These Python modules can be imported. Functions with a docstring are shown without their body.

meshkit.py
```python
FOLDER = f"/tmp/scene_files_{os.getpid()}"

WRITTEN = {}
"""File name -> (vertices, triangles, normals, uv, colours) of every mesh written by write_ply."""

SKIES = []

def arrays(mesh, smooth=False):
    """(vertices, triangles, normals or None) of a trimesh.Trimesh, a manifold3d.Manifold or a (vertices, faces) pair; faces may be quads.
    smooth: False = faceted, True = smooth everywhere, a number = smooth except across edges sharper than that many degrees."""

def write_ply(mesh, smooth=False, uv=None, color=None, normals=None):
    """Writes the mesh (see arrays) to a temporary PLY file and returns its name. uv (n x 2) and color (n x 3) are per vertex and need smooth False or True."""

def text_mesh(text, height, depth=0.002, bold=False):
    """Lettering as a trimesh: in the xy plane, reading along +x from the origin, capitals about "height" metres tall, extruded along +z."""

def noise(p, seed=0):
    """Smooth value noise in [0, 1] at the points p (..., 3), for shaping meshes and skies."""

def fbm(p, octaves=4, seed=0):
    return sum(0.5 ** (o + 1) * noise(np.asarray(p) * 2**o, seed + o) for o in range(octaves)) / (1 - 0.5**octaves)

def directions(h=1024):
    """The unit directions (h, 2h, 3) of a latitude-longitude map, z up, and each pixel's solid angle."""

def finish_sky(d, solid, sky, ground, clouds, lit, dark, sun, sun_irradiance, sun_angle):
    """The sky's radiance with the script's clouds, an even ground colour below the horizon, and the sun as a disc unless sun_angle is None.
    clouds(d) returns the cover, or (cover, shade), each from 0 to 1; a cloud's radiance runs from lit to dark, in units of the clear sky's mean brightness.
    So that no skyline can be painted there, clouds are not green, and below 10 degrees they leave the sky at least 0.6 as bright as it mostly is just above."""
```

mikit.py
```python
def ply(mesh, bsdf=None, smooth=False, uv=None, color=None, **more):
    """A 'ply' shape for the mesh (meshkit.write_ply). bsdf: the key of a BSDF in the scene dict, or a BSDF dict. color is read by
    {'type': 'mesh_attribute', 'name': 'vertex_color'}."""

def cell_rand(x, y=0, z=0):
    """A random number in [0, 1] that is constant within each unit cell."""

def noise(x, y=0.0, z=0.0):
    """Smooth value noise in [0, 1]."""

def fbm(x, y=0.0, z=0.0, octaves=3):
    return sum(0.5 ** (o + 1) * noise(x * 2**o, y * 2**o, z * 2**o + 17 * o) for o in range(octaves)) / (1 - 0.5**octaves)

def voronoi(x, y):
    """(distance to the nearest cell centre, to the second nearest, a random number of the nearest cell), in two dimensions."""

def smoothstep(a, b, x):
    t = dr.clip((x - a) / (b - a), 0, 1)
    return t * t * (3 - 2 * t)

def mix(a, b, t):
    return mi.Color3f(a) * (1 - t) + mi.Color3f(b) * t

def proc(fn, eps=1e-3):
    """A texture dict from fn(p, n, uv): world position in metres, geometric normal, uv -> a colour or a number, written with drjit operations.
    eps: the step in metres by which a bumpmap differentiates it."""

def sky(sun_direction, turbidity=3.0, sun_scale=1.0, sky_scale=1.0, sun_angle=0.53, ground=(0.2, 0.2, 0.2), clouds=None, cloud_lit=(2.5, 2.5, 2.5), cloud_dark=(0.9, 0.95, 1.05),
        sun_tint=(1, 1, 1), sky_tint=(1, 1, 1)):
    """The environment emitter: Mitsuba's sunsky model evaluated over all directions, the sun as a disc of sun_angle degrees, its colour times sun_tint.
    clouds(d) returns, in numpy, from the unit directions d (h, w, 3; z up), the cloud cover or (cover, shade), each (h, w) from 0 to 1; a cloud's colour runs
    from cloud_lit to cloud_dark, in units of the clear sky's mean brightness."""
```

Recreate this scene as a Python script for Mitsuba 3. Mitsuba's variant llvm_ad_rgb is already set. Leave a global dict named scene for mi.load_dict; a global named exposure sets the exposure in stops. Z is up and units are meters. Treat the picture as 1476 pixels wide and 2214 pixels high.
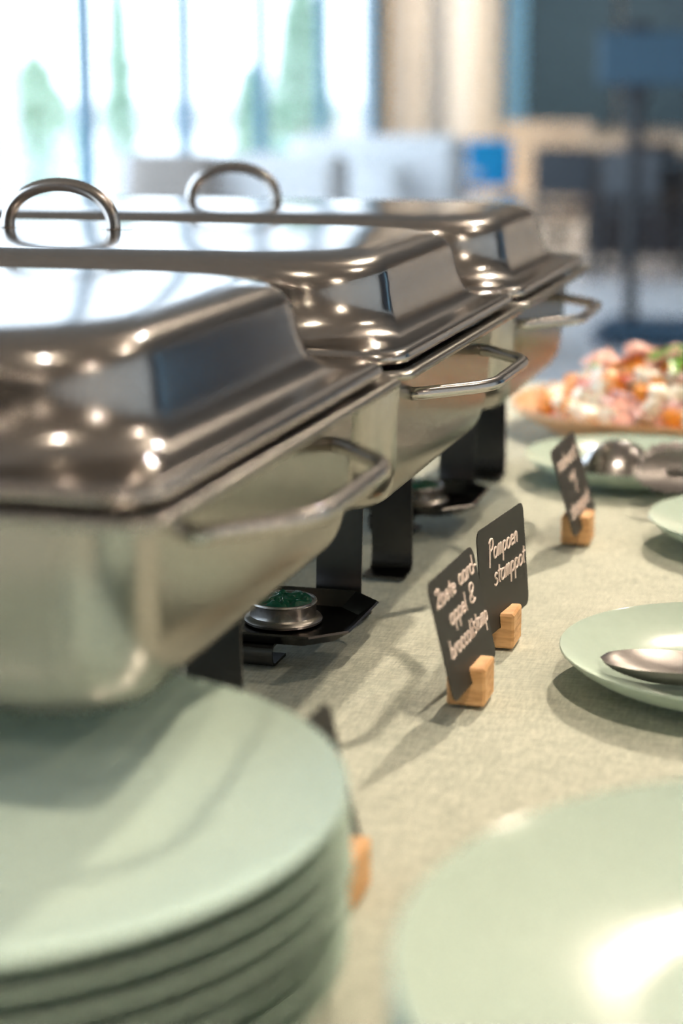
import math, random
import numpy as np, trimesh, drjit as dr, mitsuba as mi, mikit
from mitsuba import ScalarTransform4f as T
from shapely.geometry import Polygon

# ---------------------------------------------------------------- camera, sky, exposure
TZ = 0.74                                    # table top above the floor
scene, labels = {}, {}
PITCH = math.atan((1107 - 220) / 3900.0)
YAW = math.atan((1875 - 738) * math.cos(PITCH) / 3900.0)
fwd = np.array([-math.sin(YAW) * math.cos(PITCH), math.cos(YAW) * math.cos(PITCH), -math.sin(PITCH)])
eye = np.array([0.0, 0.0, 0.36 + TZ])
scene['camera'] = {'type': 'thinlens', 'fov': 2 * math.degrees(math.atan(738 / 3900.0)), 'fov_axis': 'x',
                   'aperture_radius': 0.0085, 'focus_distance': 1.205, 'near_clip': 0.02, 'far_clip': 300.0,
                   'to_world': T().look_at(origin=eye.tolist(), target=(eye + fwd).tolist(), up=[0, 0, 1])}
exposure = 4.0


def overcast(d):
    import meshkit
    n = meshkit.fbm(d * 2.2 + 5.0, 4)
    return np.full(d.shape[:2], 0.94), np.clip(n * 0.6, 0, 1)


scene['sky'] = mikit.sky([0.35, -0.5, 0.8], turbidity=4.0, sun_scale=0.0, sky_scale=0.88, ground=(0.45, 0.46, 0.45),
                         clouds=overcast, cloud_lit=(2.3, 2.75, 3.2), cloud_dark=(1.9, 2.3, 2.75))
LAMP = np.array([1.0, 0.83, 0.64])           # warm ceiling spots
LAMP_ROOM, LAMP_BACK = 520.0, 170.0

# ---------------------------------------------------------------- materials


def rgb(*c):
    return {'type': 'rgb', 'value': list(c)}


def lin(r, g, b):
    return tuple(((c / 255) / 12.92 if c <= 10 else ((c / 255 + 0.055) / 1.055) ** 2.4) for c in (r, g, b))


def pr(name, color, rough=0.5, **more):
    scene[name] = {'type': 'twosided', 'bsdf': {'type': 'principled', 'base_color': color if isinstance(color, dict) else rgb(*color), 'roughness': rough, **more}}


def steel(name, alpha, tint=(0.70, 0.675, 0.65), alpha_v=None):
    a = {'alpha': alpha} if alpha_v is None else {'alpha_u': alpha, 'alpha_v': alpha_v}
    scene[name] = {'type': 'twosided', 'bsdf': {'type': 'roughconductor', 'distribution': 'ggx', 'eta': rgb(2.2, 2.1, 2.0), 'k': rgb(3.9, 3.75, 3.6),
                                                'specular_reflectance': rgb(*[t * 1.22 for t in tint]), **a}}


steel('m_lid', 0.02)
steel('m_tube', 0.03)
steel('m_pan', 0.05, (0.54, 0.525, 0.49))
steel('m_tin', 0.10, (0.66, 0.64, 0.62))
steel('m_cutlery', 0.14, (0.46, 0.44, 0.435))
steel('m_black_steel', 0.07, (0.15, 0.15, 0.155))
steel('m_tray', 0.035, (0.36, 0.35, 0.345))


def cloth_color(p, n, uv):
    a = mikit.fbm(p.x * 900, p.y * 140, p.z * 500, 2)
    b = mikit.fbm(p.x * 140, p.y * 900, p.z * 500, 2)
    c = mikit.fbm(p.x * 18, p.y * 18, p.z * 18, 3)
    t = dr.clip(0.5 + 0.9 * (a - 0.5) + 0.9 * (b - 0.5) + 0.5 * (c - 0.5), 0, 1)
    return mikit.mix((0.34, 0.37, 0.31), (0.54, 0.555, 0.47), t)


def cloth_bump(p, n, uv):
    return 0.5 * mikit.noise(p.x * 1500, p.y * 260) + 0.5 * mikit.noise(p.x * 260, p.y * 1500)


scene['m_cloth'] = {'type': 'twosided', 'bsdf': {'type': 'bumpmap', 'scale': 0.00035, 'texture': mikit.proc(cloth_bump, 2e-4),
                    'bsdf': {'type': 'principled', 'base_color': mikit.proc(cloth_color), 'roughness': 0.85, 'sheen': 0.3, 'specular': 0.2}}}


def block_wood(p, n, uv):
    g = mikit.fbm(p.x * 90 + 3 * mikit.noise(p.y * 40, p.z * 40), p.y * 90, p.z * 380, 3)
    return mikit.mix((0.50, 0.255, 0.095), (0.68, 0.395, 0.18), mikit.smoothstep(0.2, 0.7, g))


pr('m_block', mikit.proc(block_wood), 0.55)


def platter_wood(p, n, uv):
    g = mikit.fbm(p.x * 12, p.y * 120, p.z * 60, 3)
    return mikit.mix((0.52, 0.29, 0.145), (0.70, 0.43, 0.235), g)


pr('m_platter', mikit.proc(platter_wood), 0.45)


def glaze(p, n, uv):
    g = mikit.fbm(p.x * 160, p.y * 160, p.z * 160, 3)
    return mikit.mix((0.44, 0.55, 0.475), (0.475, 0.585, 0.51), g)


pr('m_plate', mikit.proc(glaze), 0.13, specular=0.18)
pr('m_card', (0.030, 0.029, 0.025), 0.5, specular=0.25)
pr('m_chalk', lin(222, 205, 196), 0.7)
pr('m_white_fabric', (0.80, 0.81, 0.82), 0.9)
pr('m_taupe', (0.36, 0.32, 0.29), 0.95)
pr('m_cream_fabric', (0.66, 0.60, 0.53), 0.9)
pr('m_blue', (0.012, 0.33, 0.66), 0.6)
pr('m_dark', (0.028, 0.034, 0.042), 0.3)
pr('m_panel', (0.034, 0.085, 0.14), 0.6)
pr('m_panel_edge', (0.16, 0.40, 0.68), 0.4)
pr('m_cupboard', (0.018, 0.020, 0.030), 0.6)
pr('m_gloss_dark', (0.03, 0.06, 0.09), 0.12)
pr('m_glass_door', (0.34, 0.58, 0.74), 0.4)
pr('m_tv', (0.045, 0.105, 0.16), 0.5)
pr('m_table_white', (0.78, 0.79, 0.80), 0.35)
pr('m_frame', (0.09, 0.20, 0.28), 0.4)
pr('m_leafy', (0.42, 0.56, 0.44), 0.8)
pr('m_bark', (0.25, 0.2, 0.16), 0.9)
pr('m_terrace', (0.55, 0.56, 0.55), 0.9)
pr('m_trim_wood', (0.55, 0.38, 0.2), 0.6)
pr('m_lamp_body', (0.05, 0.045, 0.04), 0.5)


def plaster(a, b):
    def fn(p, n, uv):
        return mikit.mix(a, b, mikit.fbm(p.x * 3, p.y * 3, p.z * 3, 3))
    return mikit.proc(fn)


pr('m_wall', plaster((0.64, 0.62, 0.59), (0.70, 0.68, 0.65)), 0.9)
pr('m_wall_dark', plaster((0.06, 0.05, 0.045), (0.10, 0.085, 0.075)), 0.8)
pr('m_ceiling', plaster((0.19, 0.155, 0.125), (0.23, 0.185, 0.15)), 0.9)
pr('m_column', plaster((0.72, 0.75, 0.78), (0.78, 0.80, 0.82)), 0.85)


def floor_color(p, n, uv):
    return mikit.mix((0.66, 0.69, 0.72), (0.76, 0.78, 0.80), mikit.fbm(p.x * 2.5, p.y * 2.5, 0, 4))


pr('m_floor', mikit.proc(floor_color), 0.35)
scene['m_glass'] = {'type': 'thindielectric', 'int_ior': 1.5}

# ---------------------------------------------------------------- helpers


def numbered(key):
    if key not in scene and key not in labels and not any(k.startswith(key + '__') for k in scene):
        return key
    i = 1
    while True:
        k = f'{key}_{i:03d}'
        if k not in scene and k not in labels and not any(q.startswith(k + '__') for q in scene):
            return k
        i += 1


def add(key, mesh, mat, smooth=30, label=None, cat=None, group=None, kind=None, **more):
    key = numbered(key)
    scene[key] = mikit.ply(mesh, mat, smooth=smooth, **more)
    tag(key, label, cat, group, kind)
    return key


def tag(key, label=None, cat=None, group=None, kind=None):
    d = {k: v for k, v in (('label', label), ('category', cat), ('group', group), ('kind', kind)) if v}
    if d:
        labels[key] = d


def thing(name, label, cat, group=None):
    key = numbered(name)
    tag(key, label, cat, group)
    return key


def move(m, x=0, y=0, z=0, rz=0):
    m = m.copy()
    if rz:
        m.apply_transform(trimesh.transformations.rotation_matrix(math.radians(rz), [0, 0, 1]))
    m.apply_translation([x, y, z])
    return m


def tm(v, f):
    f = np.asarray(f)
    if f.shape[1] == 4:
        f = np.vstack([f[:, [0, 1, 2]], f[:, [0, 2, 3]]])
    return trimesh.Trimesh(np.asarray(v, float), f, process=False)


def box(x0, x1, y0, y1, z0, z1, b=0.0):
    """A box with chamfered edges."""
    if b <= 0:
        m = trimesh.creation.box([x1 - x0, y1 - y0, z1 - z0])
        return move(m, (x0 + x1) / 2, (y0 + y1) / 2, (z0 + z1) / 2)
    pts = []
    for sx in (0, 1):
        for sy in (0, 1):
            for sz in (0, 1):
                c = [(x0, x1)[sx], (y0, y1)[sy], (z0, z1)[sz]]
                s = [1 - 2 * sx, 1 - 2 * sy, 1 - 2 * sz]
                for k in range(3):
                    q = list(c)
                    for j in range(3):
                        if j != k:
                            q[j] += s[j] * b
                    pts.append(q)
                q = [c[j] + s[j] * b * 0.42 for j in range(3)]
                pts.append(q)
    return trimesh.convex.convex_hull(np.array(pts))


def cat(*ms):
    return trimesh.util.concatenate(list(ms))


def lathe(profile, n=64):
    """Closed or open profile of (r, z), revolved; ends on r=0 are closed."""
    p = np.array(profile, float)
    a = np.arange(n) * 2 * np.pi / n
    v = np.stack([p[:, None, 0] * np.cos(a), p[:, None, 0] * np.sin(a), np.repeat(p[:, 1:2], n, 1)], -1).reshape(-1, 3)
    i, j = np.meshgrid(np.arange(len(p) - 1), np.arange(n), indexing='ij')
    q = np.stack([i * n + j, i * n + (j + 1) % n, (i + 1) * n + (j + 1) % n, (i + 1) * n + j], -1).reshape(-1, 4)
    m = tm(v, q)
    m.merge_vertices()
    m.update_faces(m.nondegenerate_faces())
    return m


def round_path(pts, rad, steps=7):
    pts = [np.array(p, float) for p in pts]
    out = [pts[0]]
    for a, b, c in zip(pts, pts[1:], pts[2:]):
        u, w = (a - b) / np.linalg.norm(a - b), (c - b) / np.linalg.norm(c - b)
        d = min(rad, 0.45 * np.linalg.norm(a - b), 0.45 * np.linalg.norm(c - b))
        p, q = b + u * d, b + w * d
        for t in np.linspace(0, 1, steps):
            out.append((1 - t) ** 2 * p + 2 * t * (1 - t) * b + t * t * q)
    out.append(pts[-1])
    return np.array(out)


def tube(path, r, n=16, flat=None, caps=True):
    p = np.asarray(path, float)
    t = np.gradient(p, axis=0)
    t /= np.linalg.norm(t, axis=1, keepdims=True)
    a = np.cross(t[0], [0, 0, 1] if abs(t[0][2]) < 0.9 else [1, 0, 0])
    rs = np.broadcast_to(r, (len(p),))
    ang = np.arange(n) * 2 * np.pi / n
    rings = []
    for k in range(len(p)):
        a = a - t[k] * (a @ t[k])
        a /= np.linalg.norm(a)
        b = np.cross(t[k], a)
        rings.append(p[k] + rs[k] * (np.cos(ang)[:, None] * a + np.sin(ang)[:, None] * b))
    v = np.vstack(rings)
    i, j = np.meshgrid(np.arange(len(p) - 1), np.arange(n), indexing='ij')
    q = np.stack([i * n + j, i * n + (j + 1) % n, (i + 1) * n + (j + 1) % n, (i + 1) * n + j], -1).reshape(-1, 4)
    f = np.vstack([q[:, [0, 1, 2]], q[:, [0, 2, 3]]])
    if caps:
        c0, c1 = len(v), len(v) + 1
        v = np.vstack([v, p[0], p[-1]])
        j = np.arange(n)
        e = (len(p) - 1) * n
        f = np.vstack([f, np.stack([(j + 1) % n, j, j * 0 + c0], 1), np.stack([e + j, e + (j + 1) % n, j * 0 + c1], 1)])
    return tm(v, f)


def rr(hx, hy, r, k=14):
    """A rounded rectangle outline of 4*(k+1)+sides points, counter-clockwise, always the same number."""
    r = min(r, hx - 1e-4, hy - 1e-4)
    out = []
    for cx, cy, a0 in ((1, -1, -90), (1, 1, 0), (-1, 1, 90), (-1, -1, 180)):
        for a in np.radians(np.linspace(a0, a0 + 90, k + 1)):
            out.append((cx * (hx - r) + r * math.cos(a), cy * (hy - r) + r * math.sin(a)))
        # straight run
        nx, ny, a1 = {(1, -1): (1, 1, 0), (1, 1): (-1, 1, 90), (-1, 1): (-1, -1, 180), (-1, -1): (1, -1, 270)}[(cx, cy)] if False else (0, 0, 0)
    return np.array(out)


def loft(sections, cap0=True, cap1=True, k=14):
    """sections: (hx, hy, r, z); quads between rounded rectangles."""
    rings = []
    for hx, hy, r, z in sections:
        o = rr(hx, hy, r, k)
        rings.append(np.column_stack([o, np.full(len(o), z)]))
    n = len(rings[0])
    v = np.vstack(rings)
    i, j = np.meshgrid(np.arange(len(rings) - 1), np.arange(n), indexing='ij')
    q = np.stack([i * n + j, i * n + (j + 1) % n, (i + 1) * n + (j + 1) % n, (i + 1) * n + j], -1).reshape(-1, 4)
    f = [q[:, [0, 1, 2]], q[:, [0, 2, 3]]]
    j = np.arange(n)
    if cap0:
        v = np.vstack([v, rings[0].mean(0)])
        f.append(np.stack([(j + 1) % n, j, j * 0 + len(v) - 1], 1))
    if cap1:
        v = np.vstack([v, rings[-1].mean(0)])
        e = (len(rings) - 1) * n
        f.append(np.stack([e + j, e + (j + 1) % n, j * 0 + len(v) - 1], 1))
    return tm(v, np.vstack(f))


def smooth_profile(pts, n=4):
    """Catmull-Rom refinement of a list of tuples."""
    p = np.array(pts, float)
    q = np.vstack([2 * p[0] - p[1], p, 2 * p[-1] - p[-2]])
    out = []
    for i in range(1, len(q) - 2):
        for t in np.linspace(0, 1, n, endpoint=False):
            a, b, c, d = q[i - 1], q[i], q[i + 1], q[i + 2]
            out.append(0.5 * (2 * b + (c - a) * t + (2 * a - 5 * b + 4 * c - d) * t * t + (3 * b - a - 3 * c + d) * t ** 3))
    out.append(p[-1])
    return np.array(out)


def extrude(poly, h):
    return trimesh.creation.extrude_polygon(poly, h, engine='earcut')


def rrect_poly(w, h, r):
    o = rr(w / 2, h / 2, r, 6)
    return Polygon(o)


# ---------------------------------------------------------------- the room
XW, X1, Y0, Y1, HC = -3.0, 3.4, -3.4, 15.4, 2.9
S = 'structure'
add('floor', box(XW - 0.1, X1 + 0.1, Y0 - 0.1, Y1 + 0.1, -0.1, 0.0), 'm_floor', False, kind=S)
add('ceiling', box(XW - 0.1, X1 + 0.1, Y0 - 0.1, Y1 + 0.1, HC, HC + 0.1), 'm_ceiling', False, kind=S)
add('wall_back', box(XW - 0.1, X1 + 0.1, Y1, Y1 + 0.12, 0, HC), 'm_wall', False, kind=S)
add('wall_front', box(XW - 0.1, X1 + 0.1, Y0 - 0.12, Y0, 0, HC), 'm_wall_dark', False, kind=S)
add('wall_right', box(X1, X1 + 0.12, Y0, Y1, 0, HC), 'm_wall', False, kind=S)
# the glazed left wall: low sill, head, posts every 1.13 m, panes
posts = [6.91 + 1.128 * k for k in range(-8, 5)]
add('wall_left', cat(box(XW - 0.12, XW, Y0, Y1, 0, 0.12), box(XW - 0.12, XW, Y0, Y1, 2.72, HC),
                     box(XW - 0.12, XW, Y0, posts[0] - 0.03, 0.12, 2.72), box(XW - 0.12, XW, posts[-1] + 0.03, Y1, 0.12, 2.72)), 'm_wall', False, kind=S)
for i in range(len(posts) - 1):
    a, b = posts[i], posts[i + 1]
    w = f'window_{i + 1}'
    tag(w, kind=S)
    add(w + '__post', box(XW - 0.07, XW - 0.01, a - 0.028, a + 0.028, 0.12, 2.72, 0.004), 'm_frame')
    if i == len(posts) - 2:
        add(w + '__post', box(XW - 0.07, XW - 0.01, b - 0.028, b + 0.028, 0.12, 2.72, 0.004), 'm_frame')
    for z in (0.12, 2.67):
        add(w + '__rail', box(XW - 0.06, XW - 0.02, a + 0.028, b - 0.028, z, z + 0.05, 0.003), 'm_frame')
    v = np.array([[XW - 0.04, a + 0.028, 0.17], [XW - 0.04, b - 0.028, 0.17], [XW - 0.04, b - 0.028, 2.67], [XW - 0.04, a + 0.028, 2.67]])
    add(w + '__pane', tm(v, [[0, 1, 2], [0, 2, 3]]), 'm_glass', False)
add('trim_1', box(XW, XW + 0.03, posts[-1] + 0.03, posts[-1] + 0.16, 0, HC, 0.004), 'm_trim_wood', kind=S)
add('trim_2', box(XW, X1, Y1 - 0.02, Y1, 0, 0.1, 0.004), 'm_column', kind=S)
add('column', box(XW + 0.005, XW + 0.16, 12.75, 13.55, 0, HC - 0.005, 0.01), 'm_column', label='pale white pillar on the left wall beyond the last window', cat='column')

# dark blue board on the back wall with its pale blue edge strip
b = thing('wall_board', 'large dark blue wall board with pale blue edge strip on the back wall', 'wall board')
yb = Y1 - 0.10
add(b + '__panel', box(-2.745, -2.01, yb, Y1 - 0.005, 0.89, 2.5, 0.01), 'm_panel')
add(b + '__panel', box(-1.97, 0.4, yb, Y1 - 0.005, 0.89, 2.5, 0.01), 'm_panel')
add(b + '__edge_strip', box(-2.92, -2.755, yb - 0.01, Y1 - 0.005, 0.89, 2.5, 0.01), 'm_panel_edge', label='pale blue edge strip')

# screen on a mobile floor stand
b = thing('screen_stand', 'dark screen on a single pole floor stand before the back wall', 'screen stand')
sx, sy = -1.01, 8.5
add(b + '__base', cat(box(sx - 0.14, sx + 0.46, sy - 0.28, sy + 0.28, 0.03, 0.09, 0.01)), 'm_panel')
for dx in (-0.1, 0.42):
    for dy in (-0.24, 0.24):
        add(b + '__caster', move(trimesh.creation.cylinder(0.03, 0.02, sections=16), sx + dx, sy + dy, 0.01 + 0.02), 'm_dark')
add(b + '__pole', box(sx - 0.03, sx + 0.03, sy - 0.03, sy + 0.03, 0.09, 1.22, 0.006), 'm_dark')
add(b + '__bracket', box(sx - 0.05, sx + 0.05, sy - 0.06, sy - 0.02, 1.10, 1.45, 0.004), 'm_dark')
add(b + '__screen', box(sx - 0.17, sx + 0.95, sy - 0.11, sy - 0.06, 1.175, 1.41, 0.01), 'm_tv')


def cushion(w, d, h, pinch=0.35):
    n = 18
    u = np.linspace(-1, 1, n)
    U, V = np.meshgrid(u, u, indexing='ij')
    t = np.clip((1 - U ** 4) * (1 - V ** 4), 0, 1) ** 0.5
    sc = 1 - pinch * 0.12 * (U ** 2 * V ** 2)
    x, y = U * w / 2 * sc, V * h / 2 * sc
    top = np.stack([x, y, t * d / 2], -1).reshape(-1, 3)
    bot = np.stack([x, y, -t * d / 2], -1).reshape(-1, 3)
    i, j = np.meshgrid(np.arange(n - 1), np.arange(n - 1), indexing='ij')
    q = np.stack([i * n + j, (i + 1) * n + j, (i + 1) * n + j + 1, i * n + j + 1], -1).reshape(-1, 4)
    m = tm(np.vstack([top, bot]), np.vstack([q, q[:, ::-1] + n * n]))
    m.merge_vertices()
    return m


def put(m, rx=0, rz=0, at=(0, 0, 0)):
    m = m.copy()
    m.apply_transform(trimesh.transformations.rotation_matrix(math.radians(rx), [1, 0, 0]))
    m.apply_transform(trimesh.transformations.rotation_matrix(math.radians(rz), [0, 0, 1]))
    m.apply_translation(at)
    return m


def sofa(x0, x1, y, hz, label, mat='m_white_fabric', rz=0, depth=0.85, arms=True):
    """Backrest towards the camera side or the window; built facing +y, turned by rz about its middle."""
    b = thing('sofa', label, 'sofa', None)
    cx, w = (x0 + x1) / 2, x1 - x0

    def p(key, m, mt=mat):
        add(b + '__' + key, move(m, cx, y, 0, rz), mt)
    p('base', box(-w / 2, w / 2, -depth / 2, depth / 2, 0.06, 0.28, 0.02))
    p('seat_cushion', box(-w / 2 + 0.12, -0.005, -depth / 2 + 0.2, depth / 2, 0.285, 0.44, 0.04))
    p('seat_cushion', box(0.005, w / 2 - 0.12, -depth / 2 + 0.2, depth / 2, 0.285, 0.44, 0.04))
    p('backrest', box(-w / 2, w / 2, -depth / 2, -depth / 2 + 0.2, 0.285, hz, 0.05))
    if arms:
        for s in (-1, 1):
            p('armrest', box(*sorted((s * w / 2, s * (w / 2 - 0.115))), -depth / 2 + 0.205, depth / 2, 0.285, 0.62, 0.03))
    for sx_ in (-1, 1):
        for sy_ in (-1, 1):
            p('foot', box(*sorted((sx_ * w / 2 - sx_ * 0.04, sx_ * w / 2 - sx_ * 0.1)), *sorted((sy_ * (depth / 2 - 0.04), sy_ * (depth / 2 - 0.1))), 0, 0.06), 'm_dark')
    return b


sofa(-2.95, -1.95, 6.6, 0.90, 'long white sofa below the windows holding the taupe cushion', rz=180)
sofa(-2.60, -1.78, 8.0, 0.95, 'white sofa by the window corner holding the big white cushion', rz=180)
add('cushion', put(cushion(0.38, 0.13, 0.47), 80, 0, (-2.60, 6.70, 0.672)), 'm_taupe', True, label='taupe square cushion leaning on the long white sofa', cat='cushion')
add('cushion', put(cushion(0.40, 0.15, 0.39), 78, 0, (-2.19, 8.09, 0.632)), 'm_white_fabric', True, label='white cushion leaning on the sofa by the window corner', cat='cushion')


def round_table(x, y, h, r, label, top='m_table_white', leg='m_dark'):
    b = thing('cafe_table', label, 'table')
    add(b + '__tabletop', move(lathe([(0, h), (r - 0.006, h), (r, h - 0.006), (r, h - 0.024), (r - 0.006, h - 0.03), (0, h - 0.03)], 48), x, y), top)
    add(b + '__leg', move(trimesh.creation.cylinder(0.03, h - 0.05, sections=20), x, y, (h - 0.05) / 2 + 0.02), leg)
    add(b + '__base', move(lathe([(0, 0), (r * 0.6, 0), (r * 0.6, 0.008), (0.05, 0.024), (0, 0.024)], 32), x, y), leg)


round_table(-2.14, 10.0, 0.57, 0.20, 'low white round table behind the farthest chafing dish')
round_table(-2.36, 10.9, 0.69, 0.14, 'small white round table beside the blue chair')


def chair(x, y, rz, label, seat='m_dark', group=None, h=0.86, w=0.42):
    b = thing('cafe_chair', label, 'chair', group)

    def p(key, m, mt=seat):
        add(b + '__' + key, move(m, x, y, 0, rz), mt)
    p('seat', box(-w / 2, w / 2, -w / 2, w / 2, 0.43, 0.47, 0.012))
    p('backrest', box(-w / 2, w / 2, w / 2 - 0.03, w / 2, h - 0.30, h, 0.012))
    for s in (-1, 1):
        p('leg', tube([(s * (w / 2 - 0.025), -w / 2 + 0.025, 0.43), (s * (w / 2 - 0.01), -w / 2 + 0.005, 0)], 0.013, 10), 'm_dark')
        p('leg', tube([(s * (w / 2 - 0.025), w / 2 - 0.015, h - 0.1), (s * (w / 2 - 0.02), w / 2 - 0.015, 0.43), (s * (w / 2 - 0.01), w / 2 + 0.03, 0)], 0.013, 10), 'm_dark')
    return b


chair(-2.30, 11.7, 25, 'chair with a bright blue back between the white tables and cream armchair', 'm_blue', h=0.86, w=0.30)
for x, y, rz, l in ((-1.80, 11.6, 180, 'dark chair left of the screen stand pole, nearest the blue chair'),
                    (-1.42, 12.9, 10, 'dark chair behind the dark table left of the pole'),
                    (-0.86, 11.6, 190, 'dark chair right of the screen stand pole at the edge of the picture'),
                    (-1.34, 11.5, 170, 'dark chair directly left of the screen stand pole')):
    chair(x, y, rz, l, 'm_dark', h=0.82, w=0.38)
round_table(-1.66, 12.3, 0.72, 0.26, 'dark round table with a glossy top left of the screen stand pole', 'm_gloss_dark')
round_table(-1.10, 12.5, 0.72, 0.28, 'dark round table with a glossy top right of the screen stand pole', 'm_gloss_dark')

b = thing('armchair', 'cream upholstered armchair with a rounded back below the wall board', 'armchair')
arc = np.radians(np.linspace(0, 180, 15))
back = [(0.36 * math.cos(t), 0.30 * math.sin(t)) for t in arc] + [(0.27 * math.cos(t), 0.22 * math.sin(t)) for t in arc[::-1]]
add(b + '__backrest', move(extrude(Polygon(back), 0.70), -2.35, 13.9, 0.25), 'm_cream_fabric')
add(b + '__seat', move(lathe([(0, 0.2), (0.26, 0.2), (0.27, 0.25), (0.265, 0.44), (0.24, 0.46), (0, 0.46)], 32), -2.35, 13.86), 'm_cream_fabric')
for s in (-1, 1):
    for t in (-0.16, 0.16):
        add(b + '__leg', move(trimesh.creation.cylinder(0.02, 0.2, sections=12), -2.35 + s * 0.15, 13.86 + t, 0.1), 'm_dark')

b = thing('bench', 'long dark bench with a tall back behind the dark chairs and tables', 'bench')
add(b + '__seat', box(-1.95, 0.3, 13.35, 13.8, 0.0, 0.45, 0.01), 'm_cupboard')
add(b + '__backrest', box(-1.95, 0.3, 13.81, 13.9, 0.0, 0.74, 0.01), 'm_dark')

# dark bar cupboard with a pale blue glass door on the right wall, and dark counter at the camera's back: the lids mirror them
b = thing('bar_cupboard', 'tall dark cupboard on the right wall', 'cupboard')
add(b + '__body', box(X1 - 0.52, X1 - 0.03, 5.0, 10.4, 0.0, 2.4, 0.01), 'm_cupboard')
add(b + '__glass_door', box(X1 - 0.54, X1 - 0.52, 6.9, 7.7, 0.1, 2.3, 0.004), 'm_glass_door', label='pale blue glass door')
b = thing('counter', 'dark serving counter along the wall at the near end of the room', 'counter')
add(b + '__body', box(-1.8, 1.9, Y0 + 0.03, Y0 + 0.6, 0.0, 1.9, 0.01), 'm_dark')
add(b + '__top', box(-1.85, 1.95, Y0 + 0.03, Y0 + 0.64, 1.905, 1.94, 0.005), 'm_trim_wood')

# ---------------------------------------------------------------- outdoors
add('ground', box(-60, XW - 0.13, -30, 60, -0.12, -0.02), 'm_terrace', False, kind=S)


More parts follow.
